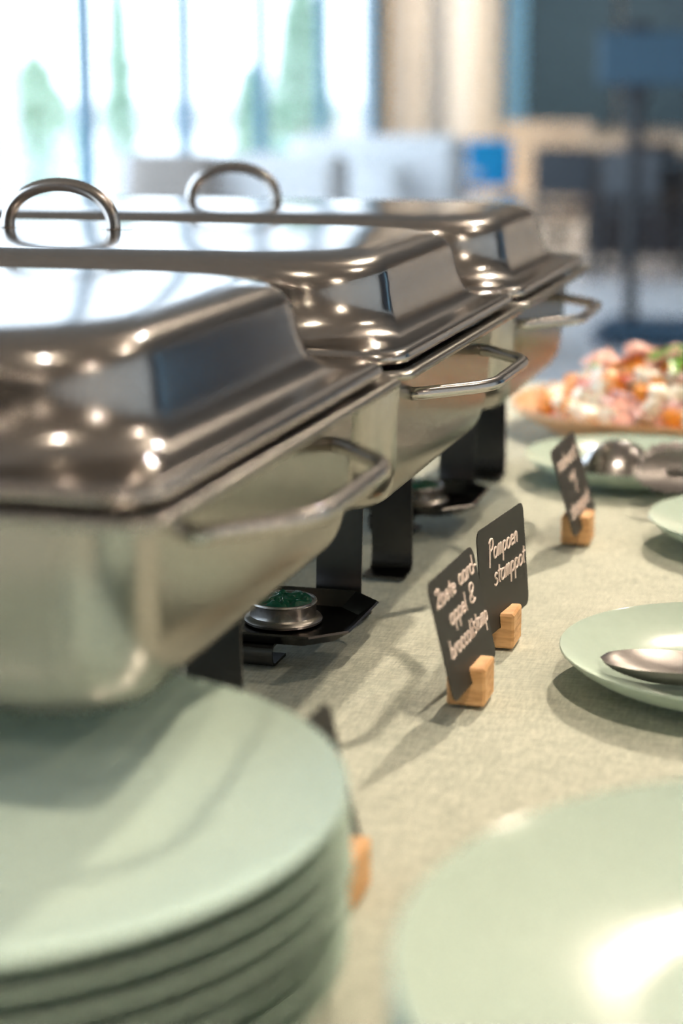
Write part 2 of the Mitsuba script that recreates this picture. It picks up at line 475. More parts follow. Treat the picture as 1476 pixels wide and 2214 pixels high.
def conifer(x, y, h, r, label, seed, grp=None):
    rng = np.random.default_rng(seed)
    b = thing('tree', label, 'tree', grp)
    n = int(700 * h)
    t = rng.random(n) ** 0.8
    zz = 0.25 + t * (h - 0.25)
    rad = r * np.clip(1.15 * (1 - t) ** 0.6 * (0.55 + 0.9 * np.minimum(t * 4, 1) * 0.5), 0.05, 1) * np.sqrt(rng.random(n))
    a = rng.random(n) * 2 * np.pi
    c = np.stack([rad * np.cos(a), rad * np.sin(a), zz], 1)
    d = rng.normal(size=(n, 3)); d[:, 2] += 0.8
    d /= np.linalg.norm(d, axis=1, keepdims=True)
    s = np.cross(d, rng.normal(size=(n, 3)))
    s /= np.linalg.norm(s, axis=1, keepdims=True)
    L = 0.10
    v = np.stack([c - d * L * 0.5 - s * 0.03, c - d * L * 0.5 + s * 0.03, c + d * L], 1).reshape(-1, 3)
    add(b + '__foliage', move(tm(v, np.arange(3 * n).reshape(-1, 3)), x, y), 'm_leafy', False, kind='stuff')
    add(b + '__trunk', move(trimesh.creation.cylinder(0.05, h * 0.7, sections=10), x, y, h * 0.35 - 0.02), 'm_bark')


def out_at(u, zc):
    """x, y on the ground plane below image column u at depth zc."""
    r = fwd * 1.0 + np.array([math.cos(YAW), math.sin(YAW), 0]) * (u - 738) / 3900.0
    return eye[0] + r[0] * zc, eye[1] + r[1] * zc


for i, (u, zc, h, r, l) in enumerate(((282, 15, 1.95, 0.14, 'slim columnar tree standing alone outside the windows'),
                                      (110, 17, 1.5, 0.5, 'low rounded tree outside at the left of the windows'),
                                      (548, 16, 1.35, 0.16, 'small green shrub tree outside left of the thick window post'),
                                      (655, 17, 2.2, 0.35, 'tall pale tree outside near the window corner'),
                                      (10, 16, 1.2, 0.3, 'small shrub outside at the far left'))):
    x, y = out_at(u, zc)
    conifer(x, y, h, r, l, 40 + i)
x, y = out_at(52, 12)
add('garden_post', box(x - 0.05, x + 0.05, y - 0.05, y + 0.05, -0.02, 3.2, 0.01), 'm_column', label='pale post outside the windows at the far left', cat='post')

# ---------------------------------------------------------------- ceiling lamps
DISC = lathe([(0.034, -0.001), (0.0, -0.001)], 24)
can_m = lathe([(0.036, 0.0), (0.036, -0.03), (0.05, -0.03), (0.05, 0.10), (0, 0.10), (0, 0.02), (0.03, 0.02), (0.036, 0.0)], 28)


def lamp(x, y, power, aim):
    b = thing('ceiling_spot', 'dark ceiling spot lamp with a warm light', 'ceiling lamp', 'ceiling spots')
    z = HC - 0.13
    d = np.array(aim, float) - [x, y, z]
    d /= np.linalg.norm(d)
    R = trimesh.geometry.align_vectors([0, 0, -1], d)
    R[:3, 3] = [x, y, z]
    body, face = can_m.copy(), DISC.copy()
    body.apply_transform(R)
    face.apply_transform(R)
    if (face.face_normals[0] @ d) < 0:
        face.invert()
    add(b + '__housing', body, 'm_lamp_body')
    add(b + '__stem', move(trimesh.creation.cylinder(0.01, 0.16, sections=10), x - d[0] * 0.06, y - d[1] * 0.06, HC - 0.07), 'm_lamp_body')
    k = add(b + '__diffuser', face, 'm_chalk', False)
    scene[k]['emitter'] = {'type': 'area', 'radiance': rgb(*(LAMP * power))}


for x, y, p in ((0.05, 3.5, LAMP_ROOM), (0.28, 0.42, LAMP_ROOM * 0.29), (1.0, 2.3, LAMP_ROOM * 0.14)):
    lamp(x, y, p, (-0.1, 1.1, TZ))
for x, y in ((-1.9, -1.9), (-1.0, -2.3), (-0.1, -1.7), (0.8, -2.2), (1.7, -1.8), (2.3, 0.5)):
    lamp(x, y, LAMP_BACK, (x * 0.6, y, 0))
for x, y in ((-1.3, 12.4), (-1.4, 14.0), (0.2, 12.9)):
    lamp(x, y, LAMP_ROOM * 0.4, (-3.0, y + 0.6, 0.8))
lamp(2.0, 13.2, LAMP_ROOM * 0.4, (2.2, 15.4, 1.0))

# ---------------------------------------------------------------- buffet table and cloth
TX0, TX1, TY0, TY1 = -1.02, 0.52, -0.35, 2.34
b = thing('buffet_table', 'long buffet table under the sage green cloth', 'table')
add(b + '__tabletop', box(TX0 + 0.01, TX1 - 0.01, TY0 + 0.01, TY1 - 0.01, TZ - 0.034, TZ - 0.004, 0.003), 'm_trim_wood')
for x in (TX0 + 0.08, TX1 - 0.08):
    for y in (TY0 + 0.1, TY1 - 0.1):
        add(b + '__leg', box(x - 0.025, x + 0.025, y - 0.025, y + 0.025, 0, TZ - 0.034), 'm_dark')


def cloth():
    import meshkit
    def axis(lo, hi, n, drop):
        s = np.concatenate([[-drop], np.linspace(lo, hi, n), [hi + drop]]) if False else None
    nx, ny, nd = 120, 190, 8
    dropl = 0.42
    sx = np.concatenate([np.linspace(-dropl, 0, nd, endpoint=False) + TX0, np.linspace(TX0, TX1, nx), TX1 + np.linspace(0, dropl, nd + 1)[1:]])
    sy = np.concatenate([np.linspace(-dropl, 0, nd, endpoint=False) + TY0, np.linspace(TY0, TY1, ny), TY1 + np.linspace(0, dropl, nd + 1)[1:]])
    X, Y = np.meshgrid(sx, sy, indexing='ij')
    ox = np.where(X < TX0, TX0 - X, np.where(X > TX1, X - TX1, 0))
    oy = np.where(Y < TY0, TY0 - Y, np.where(Y > TY1, Y - TY1, 0))
    over = np.maximum(ox, oy)
    px, py = np.clip(X, TX0, TX1), np.clip(Y, TY0, TY1)
    P = np.stack([X * 7, Y * 7, X * 0], -1)
    w = meshkit.fbm(P, 3, 3)
    w2 = meshkit.noise(np.stack([X * 3 + Y * 14, X * 2, X * 0], -1), 8)
    z = TZ - 0.0026 * w - 0.0008 * w2
    fold = 0.018 * np.sin((X + Y) * 38) * np.minimum(over / 0.12, 1)
    out = 0.004 + fold * 0.5 + 0.012 * np.minimum(over / 0.3, 1)
    on = over > 0
    px = np.where(on & (ox >= oy), np.where(X < TX0, TX0 - out, TX1 + out), px)
    py = np.where(on & (oy >= ox), np.where(Y < TY0, TY0 - out, TY1 + out), py)
    z = np.where(on, TZ - 0.002 - over, z)
    v = np.stack([px, py, z], -1).reshape(-1, 3)
    a, c = X.shape
    i, j = np.meshgrid(np.arange(a - 1), np.arange(c - 1), indexing='ij')
    q = np.stack([i * c + j, (i + 1) * c + j, (i + 1) * c + j + 1, i * c + j + 1], -1).reshape(-1, 4)
    return tm(v, q)


add('tablecloth', cloth(), 'm_cloth', 50, label='sage green linen tablecloth covering the buffet table', cat='tablecloth')

# ---------------------------------------------------------------- chafing dishes
CX, HX = -0.57, 0.3157                        # centre and half length across the table
G_DISH = None


def lid_mesh(hy):
    ax, ay = HX - 0.008, hy - 0.008
    prof = smooth_profile([(0.0, 0.0), (-0.0006, 0.003), (0.0008, 0.0062), (0.004, 0.0078), (0.0105, 0.0084), (0.0160, 0.0094), (0.0205, 0.0120), (0.0242, 0.0168),
                           (0.0272, 0.0230), (0.0293, 0.0298), (0.0307, 0.0366), (0.0319, 0.0432), (0.0338, 0.0494), (0.0376, 0.0548), (0.0440, 0.0586), (0.0545, 0.0608), (0.068, 0.0619), (0.09, 0.0629), (0.13, 0.0638), (0.175, 0.0641)], 3)

    def r_at(i):
        return float(np.interp(i, [0, 0.010, 0.018, 0.025, 0.04, 0.07, 0.18], [0.024, 0.034, 0.054, 0.066, 0.070, 0.074, 0.05]))
    outer = [(ax - i, ay - i, r_at(i), z) for i, z in prof]
    inner = [(ax - i - 0.0015, ay - i - 0.0015, max(r_at(i) - 0.0015, 0.01), z - 0.0013) for i, z in prof[6:][::-1]]
    lip = [(ax - 0.006, ay - 0.006, 0.018, 0.004), (ax - 0.002, ay - 0.002, 0.019, 0.0006)]
    return loft(inner + lip + outer, True, True, 18)


def pan_mesh(hy):
    ax, ay = HX, hy
    prof = [(0.0010, -0.0042), (0.0, -0.002), (0.0006, 0.0), (0.003, 0.0012), (0.007, 0.0004), (0.0145, -0.0022), (0.0172, -0.0042), (0.0184, -0.008), (0.0195, -0.03), (0.0215, -0.060), (0.0235, -0.076),
            (0.0275, -0.0875), (0.0345, -0.0945), (0.045, -0.0972), (0.09, -0.0975)]

    def r_at(i):
        return float(np.interp(i, [0, 0.016, 0.03, 0.05], [0.016, 0.036, 0.040, 0.034]))
    outer = [(ax - i, ay - i, r_at(i), z) for i, z in prof]
    inner = [(ax - i - 0.0015, ay - i - 0.0015, r_at(i), z + 0.0014) for i, z in prof[6:][::-1]]
    rim = [(ax - i, ay - i, r_at(i), z - 0.0012) for i, z in prof[1:6]]
    return loft(smooth_sections(outer), False, True, 14) if False else loft([(ax - i, ay - i, r_at(i), z) for i, z in smooth_profile(prof, 3)], False, True, 14), loft(inner, True, False, 14)


def strap(path, width, th=0.0018, axis=(1, 0, 0)):
    """A flat strap following path, its width along axis."""
    p = np.asarray(path, float)
    ax_ = np.array(axis, float)
    t = np.gradient(p, axis=0)
    t /= np.linalg.norm(t, axis=1, keepdims=True)
    n = np.cross(t, ax_)
    n /= np.linalg.norm(n, axis=1, keepdims=True)
    w = ax_ * width / 2
    ring = np.stack([p - w - n * th / 2, p + w - n * th / 2, p + w + n * th / 2, p - w + n * th / 2], 1)
    v = ring.reshape(-1, 3)
    f = []
    for k in range(len(p) - 1):
        for j in range(4):
            f.append([k * 4 + j, k * 4 + (j + 1) % 4, (k + 1) * 4 + (j + 1) % 4, (k + 1) * 4 + j])
    f += [[3, 2, 1, 0], [len(v) - 4, len(v) - 3, len(v) - 2, len(v) - 1]]
    return tm(v, f)


def tray_mesh(hx, hy, lip=0.012, up=0.009, th=0.0012):
    def octo(a, b, c):
        return np.array([(a, -b + c), (a, b - c), (a - c, b), (-a + c, b), (-a, b - c), (-a, -b + c), (-a + c, -b), (a - c, -b)])
    o1, o2 = octo(hx - lip, hy - lip, 0.016), octo(hx, hy, 0.021)
    c = lambda o, z: np.column_stack([o, np.full(8, z)])
    rings = [c(o1, 0), c(o2, up), c(o2 + np.sign(o2) * 0.0008, up - th), c(o1, -th)]
    v = np.vstack(rings + [[[0, 0, 0]], [[0, 0, -th]]])
    f = []
    for k in range(3):
        for j in range(8):
            a, b_ = k * 8 + j, k * 8 + (j + 1) % 8
            f += [[a, b_, b_ + 8], [a, b_ + 8, a + 8]]
    for j in range(8):
        f += [[(j + 1) % 8, j, 32], [24 + j, 24 + (j + 1) % 8, 33]]
    return tm(v, f)


def chafing_dish(yc, L, label, full=True):
    b = thing('chafing_dish', label, 'chafing dish', None)
    hy = L / 2
    zr = TZ + 0.200
    o, i = pan_mesh(hy)
    add(b + '__water_pan', move(cat(o, i), CX, yc, zr), 'm_pan', 40)
    lid = add(b + '__lid', move(lid_mesh(hy), CX, yc, zr + 0.0042), 'm_lid', 40)
    # arched grip on the lid
    t = np.radians(np.linspace(0, 180, 41))
    zl = zr + 0.0042 + 0.0638
    arc = np.stack([0.0425 * np.cos(t), 0 * t, 0.002 + 0.0305 * np.sin(t) ** 0.9], 1)
    arc = np.vstack([[0.0425, 0, -0.0008], arc, [-0.0425, 0, -0.0008]])
    add(lid + '__grip', move(tube(arc, 0.0052, 20), CX, yc, zl), 'm_tube', True)
    for s in (-1, 1):
        add(lid + '__grip_foot', move(box(-0.011, 0.011, -0.005, 0.005, -0.0006, 0.0007, 0.0004), CX + s * 0.046, yc, zl), 'm_tube')
    # D handles at both short ends
    for s in (1, -1):
        xw, xo = HX - 0.021, HX + 0.0245
        path = round_path([(xw, -0.113, 0), (xw + 0.008, -0.108, 0), (xo, -0.062, 0), (xo, 0.062, 0), (xw + 0.008, 0.108, 0), (xw, 0.113, 0)], 0.02, 8)
        path = path * [s, 1, 1]
        add(b + '__side_handle', move(tube(path, 0.0044, 18), CX, yc, zr - 0.0255), 'm_tube', True)
    # strap legs, leaning apart, two at each end
    for s in (1, -1):
        xl = s * 0.232
        for q, off in ((-1, -0.062), (1, 0.092)):
            foot = 0.0012
            pts = [(xl, off - q * 0.020, -0.0005 - 0.1), (xl, off - q * 0.008, -0.1), (xl, off, -0.189), (xl, off + q * 0.004, -0.1985), (xl, off - q * 0.024, -0.1985)]
            pts = [(xl, off - q * 0.006, -0.0985), (xl, off, -0.186), (xl, off - q * 0.002, -0.1978), (xl, off - q * 0.030, -0.1986)]
            pp = round_path(pts, 0.012, 6)
            add(b + '__leg', move(strap(pp, 0.033), CX, yc, zr), 'm_black_steel', 25)
        # burner tray hung before the front leg
        if s > 0 and yc < 1:
            continue                             # nothing of it shows: the plate stack stands there
        tx, ty = s * 0.212, -0.127
        tray = add(b + '__burner_tray', move(tray_mesh(0.056, 0.058), CX + tx, yc + ty, TZ + 0.0175), 'm_tray', False)
        pp = round_path([(tx - 0.012, ty - 0.03, 0.0155), (tx - 0.012, ty - 0.05, 0.0145), (tx - 0.012, ty - 0.048, 0.0012), (tx - 0.012, ty - 0.02, 0.0012)], 0.006, 5)
        add(tray + '__tray_foot', move(strap(pp, 0.04), CX, yc, TZ), 'm_black_steel', 25)
    return b


DISH = [(0.835, 0.402, 'front chafing dish, largest in view, beside the tall plate stack'),
        (1.243, 0.402, 'middle chafing dish between the other two, above the handwritten cards'),
        (1.632, 0.376, 'farthest chafing dish, nearest the wooden salad platter')]
for yc, L, l in DISH:
    chafing_dish(yc, L, 'stainless steel ' + l)

# fuel tins on the burner trays
tin = lathe([(0, 0.0004), (0.0245, 0.0004), (0.0262, 0.0014), (0.0266, 0.003), (0.0256, 0.0046), (0.0228, 0.0058), (0.0222, 0.008), (0.0222, 0.0135), (0.0230, 0.0148), (0.0226, 0.0160), (0.0212, 0.0160), (0.0208, 0.0146), (0, 0.0146)], 64)


def film(seed):
    import meshkit
    n, m = 16, 56
    r = np.linspace(0, 0.0207, n)[:, None]
    a = np.arange(m) * 2 * np.pi / m
    x, y = r * np.cos(a), r * np.sin(a)
    P = np.stack([x * 130, y * 90, x * 0 + seed], -1)
    ridge = 1 - np.abs(2 * meshkit.fbm(P, 3, seed) - 1)
    z = 0.0132 + 0.0058 * ridge ** 2 * np.minimum(1, (0.0207 - r) / 0.004 + 0.12)
    v = np.stack([x, y, z], -1).reshape(-1, 3)
    i, j = np.meshgrid(np.arange(n - 1), np.arange(m), indexing='ij')
    q = np.stack([i * m + j, (i + 1) * m + j, (i + 1) * m + (j + 1) % m, i * m + (j + 1) % m], -1).reshape(-1, 4)
    return tm(v, q)


scene['m_gel'] = {'type': 'twosided', 'bsdf': {'type': 'principled', 'base_color': rgb(0.008, 0.105, 0.062), 'roughness': 0.10, 'specular': 0.9, 'clearcoat': 1.0, 'clearcoat_gloss': 0.95}}
TINL = ['fuel tin with green gel under the front dish, behind the plates', 'fuel tin with green gel under the middle dish beside the handwritten cards', 'fuel tin with green gel under the farthest dish']
for k, (yc, L, l) in enumerate(DISH):
    for s in (1, -1):
        if s > 0 and k == 0:
            continue
        side = TINL[k] if s > 0 else ('fuel tin hidden at the left end of the front dish', 'fuel tin hidden at the left end of the middle dish', 'fuel tin hidden at the left end of the farthest dish')[k]
        b = thing('fuel_tin', side, 'fuel tin')
        x, y = CX + s * 0.212, yc - 0.127
        add(b + '__tin', move(tin, x, y, TZ + 0.0177), 'm_tin', 35)
        add(b + '__gel_film', move(film(3 + k + (s < 0) * 5), x, y, TZ + 0.0177), 'm_gel', True, label='crinkled film over green gel')

# ---------------------------------------------------------------- cards in wooden blocks


def arcp(cx, cy, rx, ry, a0, a1, n=12):
    t = np.radians(np.linspace(a0, a1, n))
    return list(zip(cx + rx * np.cos(t), cy + ry * np.sin(t)))


def bowl(x=0.0):                                 # a round 'a/o/d' bowl
    return arcp(0.38 + x, 0.5, 0.34, 0.5, 60, 400, 16)


GL = {
    'Z': ([[(0.05, 1.35), (0.25, 1.6), (0.6, 1.6), (0.72, 1.35), (0.45, 0.8), (0.1, 0.2), (0.1, 0.05), (0.45, 0.1), (0.8, 0.0)]], 0.85),
    'P': ([[(0.12, -0.55), (0.16, 0.5), (0.15, 1.75)], [(0.0, 1.6), (0.35, 1.9), (0.7, 1.75), (0.75, 1.3), (0.5, 0.95), (0.2, 0.85)]], 0.85),
    'a': ([arcp(0.36, 0.5, 0.30, 0.46, 50, 360, 14), [(0.66, 1.0), (0.67, 0.4), (0.78, 0.02)]], 0.86),
    'b': ([[(0.1, 1.75), (0.12, 0.9), (0.12, 0.05)], arcp(0.40, 0.45, 0.28, 0.42, 160, -150, 14)], 0.80),
    'c': ([arcp(0.38, 0.5, 0.28, 0.46, 50, 310, 12)], 0.66),
    'd': ([arcp(0.36, 0.5, 0.30, 0.46, 50, 360, 14), [(0.68, 1.75), (0.67, 0.8), (0.76, 0.02)]], 0.86),
    'e': ([[(0.08, 0.5), (0.62, 0.6)] + arcp(0.36, 0.52, 0.28, 0.45, 10, 320, 12)], 0.74),
    'i': ([[(0.15, 0.95), (0.15, 0.3), (0.26, 0.02)], [(0.18, 1.35), (0.2, 1.45)]], 0.38),
    'l': ([[(0.12, 1.75), (0.12, 0.4), (0.25, 0.02)]], 0.36),
    'm': ([[(0.08, 0.98), (0.10, 0.0)], [(0.10, 0.7), (0.25, 0.98), (0.40, 0.85), (0.42, 0.0)], [(0.42, 0.7), (0.58, 0.98), (0.74, 0.85), (0.78, 0.0)]], 0.95),
    'n': ([[(0.08, 0.98), (0.10, 0.0)], [(0.10, 0.65), (0.32, 0.98), (0.52, 0.85), (0.56, 0.0)]], 0.72),
    'o': ([arcp(0.36, 0.48, 0.30, 0.46, 90, 460, 16)], 0.76),
    'p': ([[(0.10, 1.0), (0.12, -0.75)], arcp(0.38, 0.52, 0.28, 0.42, 160, -150, 14)], 0.78),
    'r': ([[(0.10, 0.98), (0.12, 0.0)], [(0.12, 0.6), (0.28, 0.92), (0.48, 0.9)]], 0.54),
    's': ([[(0.55, 0.85), (0.34, 1.0), (0.12, 0.8), (0.25, 0.58), (0.5, 0.4), (0.5, 0.12), (0.28, -0.02), (0.05, 0.12)]], 0.66),
    't': ([[(0.22, 1.55), (0.2, 0.3), (0.38, 0.02)], [(0.02, 1.0), (0.45, 1.06)]], 0.50),
    'u': ([[(0.08, 0.95), (0.1, 0.25), (0.32, 0.02), (0.55, 0.3)], [(0.58, 0.95), (0.58, 0.2), (0.68, 0.0)]], 0.76),
    'k': ([[(0.1, 1.7), (0.1, 0.0)], [(0.55, 0.95), (0.15, 0.45), (0.58, 0.0)]], 0.66),
    'w': ([[(0.05, 0.95), (0.22, 0.05), (0.42, 0.8), (0.6, 0.05), (0.8, 0.95)]], 0.9),
    '&': ([[(0.68, 0.15), (0.45, -0.05), (0.2, 0.1), (0.16, 0.5), (0.5, 0.9), (0.62, 1.3), (0.42, 1.6), (0.2, 1.4), (0.25, 0.9), (0.5, 0.3)]], 0.85),
    '-': ([[(0.1, 0.55), (0.42, 0.6)]], 0.5),
    "'": ([[(0.1, 1.5), (0.12, 1.25)]], 0.2),
    ' ': ([], 0.45),
}


def handwriting(lines, u, v, n, origin):
    """lines: (text, x start, x end, baseline down from the top, x-height) on the card's front; small tubes half sunk into it."""
    ms = []
    for text, xs, xe, base, xh in lines:
        wid = sum(GL[c][1] for c in text)
        sx_ = (xe - xs) / wid
        pen = xs
        for c in text:
            for st in GL[c][0]:
                pts = np.array(st)
                if len(pts) > 2 and len(pts) < 12:
                    pts = smooth_profile(pts, 4)
                P = [origin + u * (pen + (x + 0.10 * y) * sx_) + v * (-base + y * xh) + n * 0.0002 for x, y in pts]
                ms.append(tube(np.array(P), 0.0008, 6))
            pen += GL[c][1] * sx_
    return cat(*ms)


CW, CH = 0.1025, 0.073


def sign(bx0, by0, y_card, z_card, x_top, tilt, rot, lines, card_label, block_label, bw=0.024, bd=0.030, bh=0.0245, cw=CW):
    """A wooden cube with a leaning slot and a black card standing in it; all offsets from the block's front left bottom corner (bx0, by0)."""
    tau, ro = math.radians(tilt), math.radians(rot)
    u = np.array([math.sin(ro), math.cos(ro), 0.0])
    v = np.array([-math.sin(tau) * math.cos(ro), math.sin(tau) * math.sin(ro), math.cos(tau)])
    n = np.cross(u, v)
    top = np.array([x_top, y_card, TZ + z_card + CH * math.cos(tau)])
    o = top - v * CH                             # bottom corner nearest the camera
    poly = rrect_poly(cw, CH, 0.007)
    m = extrude(poly, 0.0008)
    M = np.eye(4)
    M[:3, 0], M[:3, 1], M[:3, 2] = u, v, n
    M[:3, 3] = o + u * cw / 2 + v * CH / 2 - n * 0.0008
    m.apply_transform(M)
    b = thing('sign_card', card_label, 'sign')
    add(b + '__card', m, 'm_card', 20)
    add(b + '__lettering', handwriting(lines, u, v, n, top), 'm_chalk', True, label='white chalk pen handwriting')
    # block with its slot cut along the card
    import manifold3d as m3
    cube = box(bx0, bx0 + bw, by0, by0 + bd, TZ + 0.0002, TZ + bh, 0.0016)
    cu = m3.Manifold(m3.Mesh(np.array(cube.vertices, np.float32), np.array(cube.faces, np.uint32)))
    c2 = trimesh.creation.box([cw * 2, CH * 1.5, 0.0016])
    M2 = M.copy()
    M2[:3, 3] = o + u * cw / 2 + v * (CH * 0.75 - 0.0006) - n * 0.0004
    c2.apply_transform(M2)
    cut = m3.Manifold(m3.Mesh(np.array(c2.vertices, np.float32), np.array(c2.faces, np.uint32)))
    r = (cu - cut).to_mesh()
    add('card_holder', tm(r.vert_properties[:, :3], r.tri_verts), 'm_block', 20, label=block_label, cat='card holder')


sign(-0.2258, 1.028, 0.989, 0.0150, -0.2294, 14.0, 2.8,
     [('Zoete', 0.007, 0.050, 0.0175, 0.0064), ('aard-', 0.058, 0.100, 0.0160, 0.0066), ('appel', 0.025, 0.064, 0.0325, 0.0066), ('&', 0.069, 0.087, 0.0310, 0.0070), ("broccoli", 0.012, 0.066, 0.0500, 0.0066), ("'stamp", 0.064, 0.1005, 0.0490, 0.0068)],
     'black card reading Zoete aardappel & broccoli stamp, second card from the camera', 'small wooden block holding the Zoete aardappel card')
sign(-0.2310, 1.151, 1.117, 0.0150, -0.2266, 5.0, 6.6,
     [('Pompoen', 0.020, 0.084, 0.0245, 0.0075), ('stamppot', 0.028, 0.098, 0.0425, 0.0078)],
     'black card reading Pompoen stamppot standing behind the Zoete aardappel card', 'small wooden block holding the Pompoen stamppot card')
sign(-0.2242, 1.456, 1.421, 0.0150, -0.2288, 17.3, 1.6,
     [('rookworst', 0.008, 0.088, 0.0200, 0.0072), ('w', 0.034, 0.062, 0.0340, 0.0068), ('l', 0.045, 0.062, 0.0450, 0.0060), ('stamppot', 0.008, 0.090, 0.0600, 0.0072)],
     'leaning black card with three lines of writing beside the plate with tongs', 'small wooden block before the plate with the tongs')
sign(-0.2265, 0.734, 0.739, 0.015, -0.2285, 14.0, 3,
     [('stamp', 0.004, 0.032, 0.0300, 0.0066)],
     'black card mostly hidden behind the tall plate stack', 'small wooden block mostly hidden behind the tall plate stack', cw=0.036)
sign(-0.3795, 1.768, 1.732, 0.015, -0.3835, 14.5, 3,
     [('salade', 0.014, 0.080, 0.0300, 0.0066)],
     'black card behind the far chafing dish leg near the salad platter', 'small wooden block behind the far chafing dish leg near the salad platter')

# ---------------------------------------------------------------- plates and cutlery
def plate_mesh(k, kz):
    """Coupe plate of radius 0.1095 k."""
    top = smooth_profile([(0.0, 0.0050), (0.030, 0.0050), (0.050, 0.0050), (0.058, 0.0053), (0.068, 0.0069), (0.080, 0.0102), (0.092, 0.0147), (0.102, 0.0196), (0.1075, 0.0228), (0.1090, 0.0238)], 4)
    low = smooth_profile([(0.1095, 0.0232), (0.1088, 0.0218), (0.103, 0.0168), (0.094, 0.0110), (0.082, 0.0056), (0.071, 0.0028), (0.066, 0.0006), (0.062, 0.0), (0.058, 0.0006), (0.055, 0.0018), (0.03, 0.0018), (0.0, 0.0018)], 4)
    return lathe([(r * k, z * kz) for r, z in np.vstack([top, low])], 128)


PLATE_PLY = {'side': mikit.ply(plate_mesh(1.0, 1.0), 'm_plate', smooth=50), 'dinner': mikit.ply(plate_mesh(1.49, 1.28), 'm_plate', smooth=50)}


def plate(x, y, z, label, group=None, size='side'):
    k = numbered('plate')
    scene[k] = {**PLATE_PLY[size], 'to_world': T().translate([x, y, z])}
    tag(k, label, 'plate', group)


rng = random.Random(4)
NST = 7
ORD = ('lowest', 'second', 'third', 'fourth', 'fifth', 'sixth')
for x0, y0, pitch, where in ((-0.3387, 0.609, 0.0107, 'tall stack before the front chafing dish'), (0.0305, 0.5435, 0.0114, 'stack at the lower right')):
    for k in range(NST):
        x, y = x0 + rng.uniform(-1, 1) * 0.001, y0 + rng.uniform(-1, 1) * 0.001
        plate(x, y, TZ + 0.0002 + k * pitch, f'sage green plate on top of the {where}' if k == NST - 1 else f'sage green plate, {ORD[k]} from the table in the {where}', f'plates in the {where}', 'dinner')
plate(-0.0599, 1.1156, TZ + 0.0002, 'sage green plate under the steel spoon, right of the handwritten cards')
plate(-0.196, 1.745, TZ + 0.0002, 'sage green plate holding the large spoon and scalloped tongs below the salad platter')
plate(-0.047, 1.50, TZ + 0.0002, 'sage green plate at the right edge with the second spoon')


def spoon_mesh(bl, bw, depth, hl, rise, th=0.0011):
    """Bowl tip at the origin end -x, handle towards +x."""
    n, m = 26, 15
    U = np.linspace(-1, 1, n)
    top, bot = [], []
    for uu in U:
        w = bw / 2 * math.sqrt(max(1 - abs(uu) ** 2.3, 0.0)) * (1 - 0.10 * uu)
        x = uu * bl / 2
        for vv in np.linspace(-1, 1, m):
            e = max(0, (1 - uu * uu)) ** 0.8 * (1 - vv * vv)
            top.append((x, vv * w, -depth * e))
            bot.append((x, vv * w * 0.995, -depth * e - th * (0.25 + 0.75 * min(1, e * 4))))
    i, j = np.meshgrid(np.arange(n - 1), np.arange(m - 1), indexing='ij')
    q = np.stack([i * m + j, (i + 1) * m + j, (i + 1) * m + j + 1, i * m + j + 1], -1).reshape(-1, 4)
    N = n * m
    ring = [k * m for k in range(n)] + [(n - 1) * m + k for k in range(1, m)] + [k * m + m - 1 for k in range(n - 2, -1, -1)] + [k for k in range(m - 2, 0, -1)]
    side = [[a, b, b + N, a + N] for a, b in zip(ring, ring[1:] + ring[:1])]
    bowl_ = tm(np.array(top + bot), np.vstack([q[:, ::-1][:, ::-1], q[:, ::-1] + N, np.array(side)]))
    t = np.linspace(0, 1, 18)
    px = bl / 2 - 0.004 + t * hl
    pz = rise * np.sin(t * 1.45)
    wd = 0.0042 + 0.0035 * t ** 2
    v, f = [], []
    for a, z, w in zip(px, pz, wd):
        v += [(a, -w, z), (a, w, z), (a, w * 0.9, z - 0.0022), (a, -w * 0.9, z - 0.0022)]
    for k in range(17):
        for j in range(4):
            f.append([k * 4 + j, (k + 1) * 4 + j, (k + 1) * 4 + (j + 1) % 4, k * 4 + (j + 1) % 4])
    f += [[0, 1, 2, 3], [71, 70, 69, 68]]
    return bowl_, tm(np.array(v), f)


def spoon(x, y, z, rz, label, bl=0.082, bw=0.050, depth=0.0125, hl=0.15, rise=0.016, flip=False, pitch=0.0, mat='m_cutlery', cat_='spoon', nm='serving_spoon'):
    b = thing(nm, label, cat_)
    for nme, m in zip(('bowl', 'handle'), spoon_mesh(bl, bw, depth, hl, rise)):
        m = m.copy()
        if flip:
            m.apply_transform(trimesh.transformations.rotation_matrix(math.pi, [1, 0, 0]))
        m.apply_transform(trimesh.transformations.rotation_matrix(math.radians(-pitch), [0, 1, 0]))
        add(b + '__' + nme, move(m, x, y, z, rz), mat, 40)


spoon(-0.0915, 1.083, TZ + 0.0225, 4, 'steel serving spoon lying bowl up on the plate right of the cards', bl=0.096, bw=0.047, depth=0.0135)
spoon(-0.075, 1.492, TZ + 0.0215, 5, 'dull steel spoon on the plate at the right edge')
spoon(-0.212, 1.728, TZ + 0.0095, 10, 'large shiny serving spoon lying bowl down on the plate in front of the salad platter', bl=0.080, bw=0.064, depth=0.030, hl=0.19, rise=-0.045, flip=True, mat='m_lid')

# scalloped tongs
b = thing('tongs', 'steel tongs with a scalloped slotted head resting on the plate with the large spoon', 'tongs')


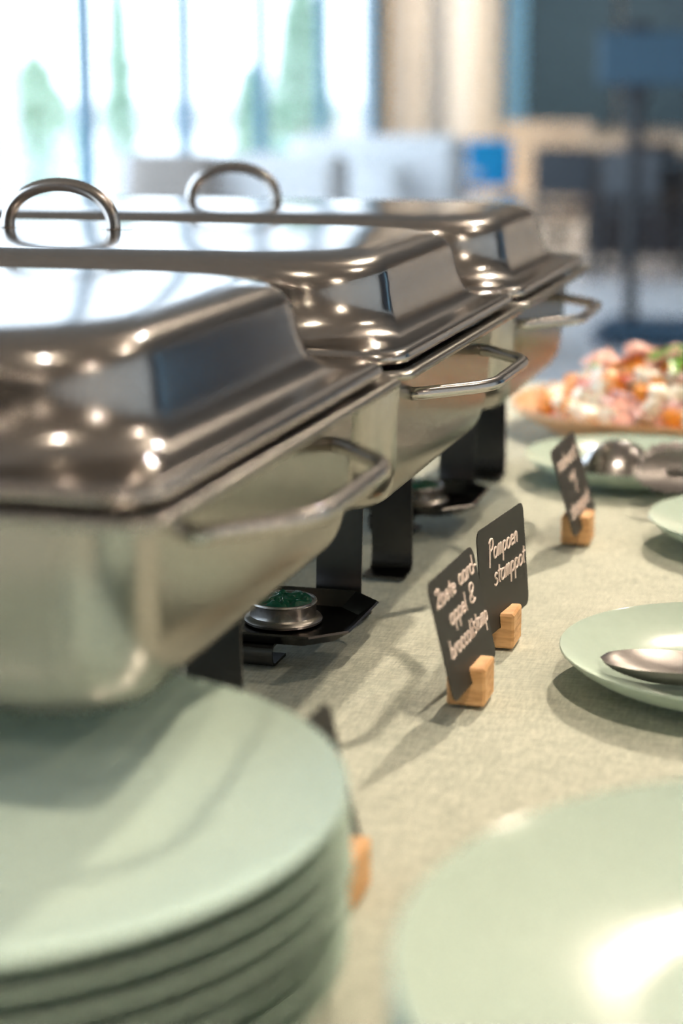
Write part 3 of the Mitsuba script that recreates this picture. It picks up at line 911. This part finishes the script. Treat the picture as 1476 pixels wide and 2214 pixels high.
def tong_arm(bend, lean):
    pts = []
    n = 84
    for k in range(n + 1):
        t = math.radians(60) + math.radians(240) * k / n
        r = 1 + 0.055 * math.cos(k * 2 * math.pi / 7)
        pts.append((0.034 * math.cos(t) * r, 0.0205 * math.sin(t) * r))
    pts += [(0.05, -0.011), (0.20, -0.007), (0.20, 0.007), (0.05, 0.011)]
    hole = [(x, y) for x, y in arcp(-0.002, 0, 0.006, 0.0045, 90, 270, 8)] + [(x, y) for x, y in arcp(0.034, 0, 0.006, 0.0045, -90, 90, 8)]
    m = extrude(Polygon(pts, [hole]), 0.0013)
    m = m.subdivide_to_size(0.006)
    v = m.vertices.copy()
    v[:, 2] += bend * 14.0 * v[:, 1] ** 2
    m.vertices = v
    m.apply_transform(trimesh.transformations.rotation_matrix(math.radians(lean), [0, 1, 0]))
    m.apply_transform(trimesh.transformations.rotation_matrix(math.radians(58), [1, 0, 0]))
    return m


add(b + '__arm', move(tong_arm(1, -1), -0.1470, 1.612, TZ + 0.0335, 4), 'm_cutlery', 40)
add(b + '__arm', move(tong_arm(-1, 1), -0.1450, 1.638, TZ + 0.0405, 2), 'm_cutlery', 40)

# ---------------------------------------------------------------- salad on a wooden platter
PX, PY, PR = -0.198, 2.030, 0.172
plp = [(0, 0.014), (PR * 0.7, 0.014), (PR * 0.92, 0.022), (PR * 0.985, 0.0305), (PR, 0.0295), (PR * 0.98, 0.022), (PR * 0.8, 0.006), (PR * 0.7, 0.0004), (0, 0.0004)]
add('salad_platter', move(lathe(list(map(tuple, smooth_profile(plp, 3))), 96), PX, PY, TZ), 'm_platter', 45, label='round wooden platter heaped with mixed salad', cat='platter')

FOOD = {
    'pumpkin_cube': ('m_f_pumpkin', (0.78, 0.30, 0.03), 'orange roasted pumpkin cube in the salad', 'pumpkin cube', 'pumpkin cubes in the salad'),
    'feta_cube': ('m_f_feta', (0.86, 0.82, 0.70), 'white crumbly cheese cube in the salad', 'cheese cube', 'cheese cubes in the salad'),
    'tomato_piece': ('m_f_tomato', (0.52, 0.05, 0.03), 'red tomato piece in the salad', 'tomato piece', 'tomato pieces in the salad'),
    'ham_slice': ('m_f_ham', (0.78, 0.46, 0.38), 'pale pink cured ham slice folded on the salad', 'ham slice', 'ham slices on the salad'),
    'onion_slice': ('m_f_onion', (0.74, 0.50, 0.52), 'pale purple onion slice in the salad', 'onion slice', 'onion slices in the salad'),
    'rocket_leaf': ('m_f_leaf', (0.16, 0.36, 0.05), 'green rocket leaf on the salad', 'leaf', 'rocket leaves on the salad'),
    'walnut_piece': ('m_f_nut', (0.30, 0.16, 0.07), 'brown walnut piece in the salad', 'walnut', 'walnut pieces in the salad'),
}
for k, (m, c, *_r) in FOOD.items():
    def fn(p, n, uv, c=c):
        return mikit.mix(tuple(q * 0.8 for q in c), tuple(min(1, q * 1.12) for q in c), mikit.fbm(p.x * 240, p.y * 240, p.z * 240, 2))
    pr(m, mikit.proc(fn), 0.4)
rg = np.random.default_rng(11)


def lump(kind):
    if kind in ('pumpkin_cube', 'feta_cube'):
        s = 0.0105 if kind == 'pumpkin_cube' else 0.0095
        m = box(-s, s, -s, s, -s * 0.8, s * 0.8, s * 0.35)
        m.vertices = m.vertices * (1 + 0.16 * rg.normal(size=3)) + rg.normal(size=m.vertices.shape) * s * 0.07
        return m
    if kind in ('tomato_piece', 'walnut_piece'):
        m = trimesh.creation.icosphere(1, 0.010)
        m.vertices = m.vertices * [1.25, 0.85, 0.7] * (1 + 0.12 * rg.normal(size=(len(m.vertices), 1)))
        return m
    if kind == 'ham_slice':
        n, R = 9, 0.026
        u = np.linspace(-1, 1, n)
        U, V = np.meshgrid(u, u, indexing='ij')
        x, y = R * U * np.sqrt(1 - V * V / 2), R * 0.75 * V * np.sqrt(1 - U * U / 2)
        z = 0.007 * np.sin(x * 120 + rg.random() * 6) + 0.004 * np.cos(y * 150)
    elif kind == 'onion_slice':
        t = np.linspace(0, math.pi * 1.2, 12)
        return tube(np.stack([0.014 * np.cos(t), 0.012 * np.sin(t), 0.002 * np.sin(3 * t)], 1), 0.0026, 6)
    else:
        n = 7
        u = np.linspace(-1, 1, n)
        U, V = np.meshgrid(u, u, indexing='ij')
        w = 0.0085 * (1 - U ** 2) ** 0.5 * (0.75 + 0.35 * np.cos(U * 9)) + 0.001
        x, y = 0.026 * U, w * V
        z = 0.006 * np.cos(U * 2 + rg.random()) + 0.002 * V * V
    a = n * n
    v = np.vstack([np.stack([x, y, z], -1).reshape(-1, 3), np.stack([x, y, z - 0.0011], -1).reshape(-1, 3)])
    i, j = np.meshgrid(np.arange(n - 1), np.arange(n - 1), indexing='ij')
    q = np.stack([i * n + j, (i + 1) * n + j, (i + 1) * n + j + 1, i * n + j + 1], -1).reshape(-1, 4)
    ring = [k * n for k in range(n)] + [(n - 1) * n + k for k in range(1, n)] + [k * n + n - 1 for k in range(n - 2, -1, -1)] + [k for k in range(n - 2, 0, -1)]
    side = [[p, o, o + a, p + a] for p, o in zip(ring, ring[1:] + ring[:1])]
    return tm(v, np.vstack([q, q[:, ::-1] + a, np.array(side)]))


variants = {k: [mikit.ply(lump(k), FOOD[k][0], smooth=40) for _ in range(4)] for k in FOOD}


def heap(r):
    return 0.0205 + 0.048 * max(0.0, 1 - (r / (PR * 0.86)) ** 2.2)


spots = []
for k in range(4000):
    r, a = PR * 0.80 * math.sqrt(rg.random()), rg.random() * 2 * math.pi
    p = (r * math.cos(a), r * math.sin(a))
    if all((p[0] - q[0]) ** 2 + (p[1] - q[1]) ** 2 > 0.0152 ** 2 for q in spots):
        spots.append(p)
kinds = ['pumpkin_cube'] * 7 + ['feta_cube'] * 10 + ['tomato_piece'] * 2 + ['onion_slice'] * 3 + ['walnut_piece'] * 1
food = [(p, kinds[rg.integers(len(kinds))], 0.0) for p in spots]
food += [(p, 'ham_slice', 0.015) for p in ((-0.045, 0.0), (-0.03, 0.04), (0.0, -0.02), (0.04, 0.01), (0.085, -0.04), (-0.075, 0.03), (0.02, 0.08), (0.01, 0.03), (0.11, 0.0))]
food += [((rg.normal() * 0.05 + 0.06, rg.normal() * 0.06), 'rocket_leaf', 0.016) for _ in range(30)]
for (x, y), kind, up in food:
    if math.hypot(x, y) > PR * 0.81:
        continue
    k = numbered(kind)
    base = variants[kind][rg.integers(4)]
    tilt = 18 if kind in ('ham_slice', 'rocket_leaf') else 40
    scene[k] = {**base, 'to_world': T().translate([PX + x, PY + y, TZ + heap(math.hypot(x, y)) + up]).rotate([0, 0, 1], float(rg.random() * 360)).rotate([1, 0, 0], float(rg.normal() * tilt))}
    tag(k, FOOD[kind][2], FOOD[kind][3], FOOD[kind][4])
# the bed of the heap, below the pieces
bed = lathe([(0, heap(0) - 0.004)] + [(r, heap(r) - 0.006) for r in np.linspace(0.01, PR * 0.80, 14)] + [(PR * 0.80, 0.0185), (PR * 0.7, 0.0152), (0, 0.0152)], 40)
add('salad_leaves', move(bed, PX, PY, TZ), 'm_f_ham', 40, label='mixed salad filling heaped under the pieces on the wooden platter', cat='salad', kind='stuff')
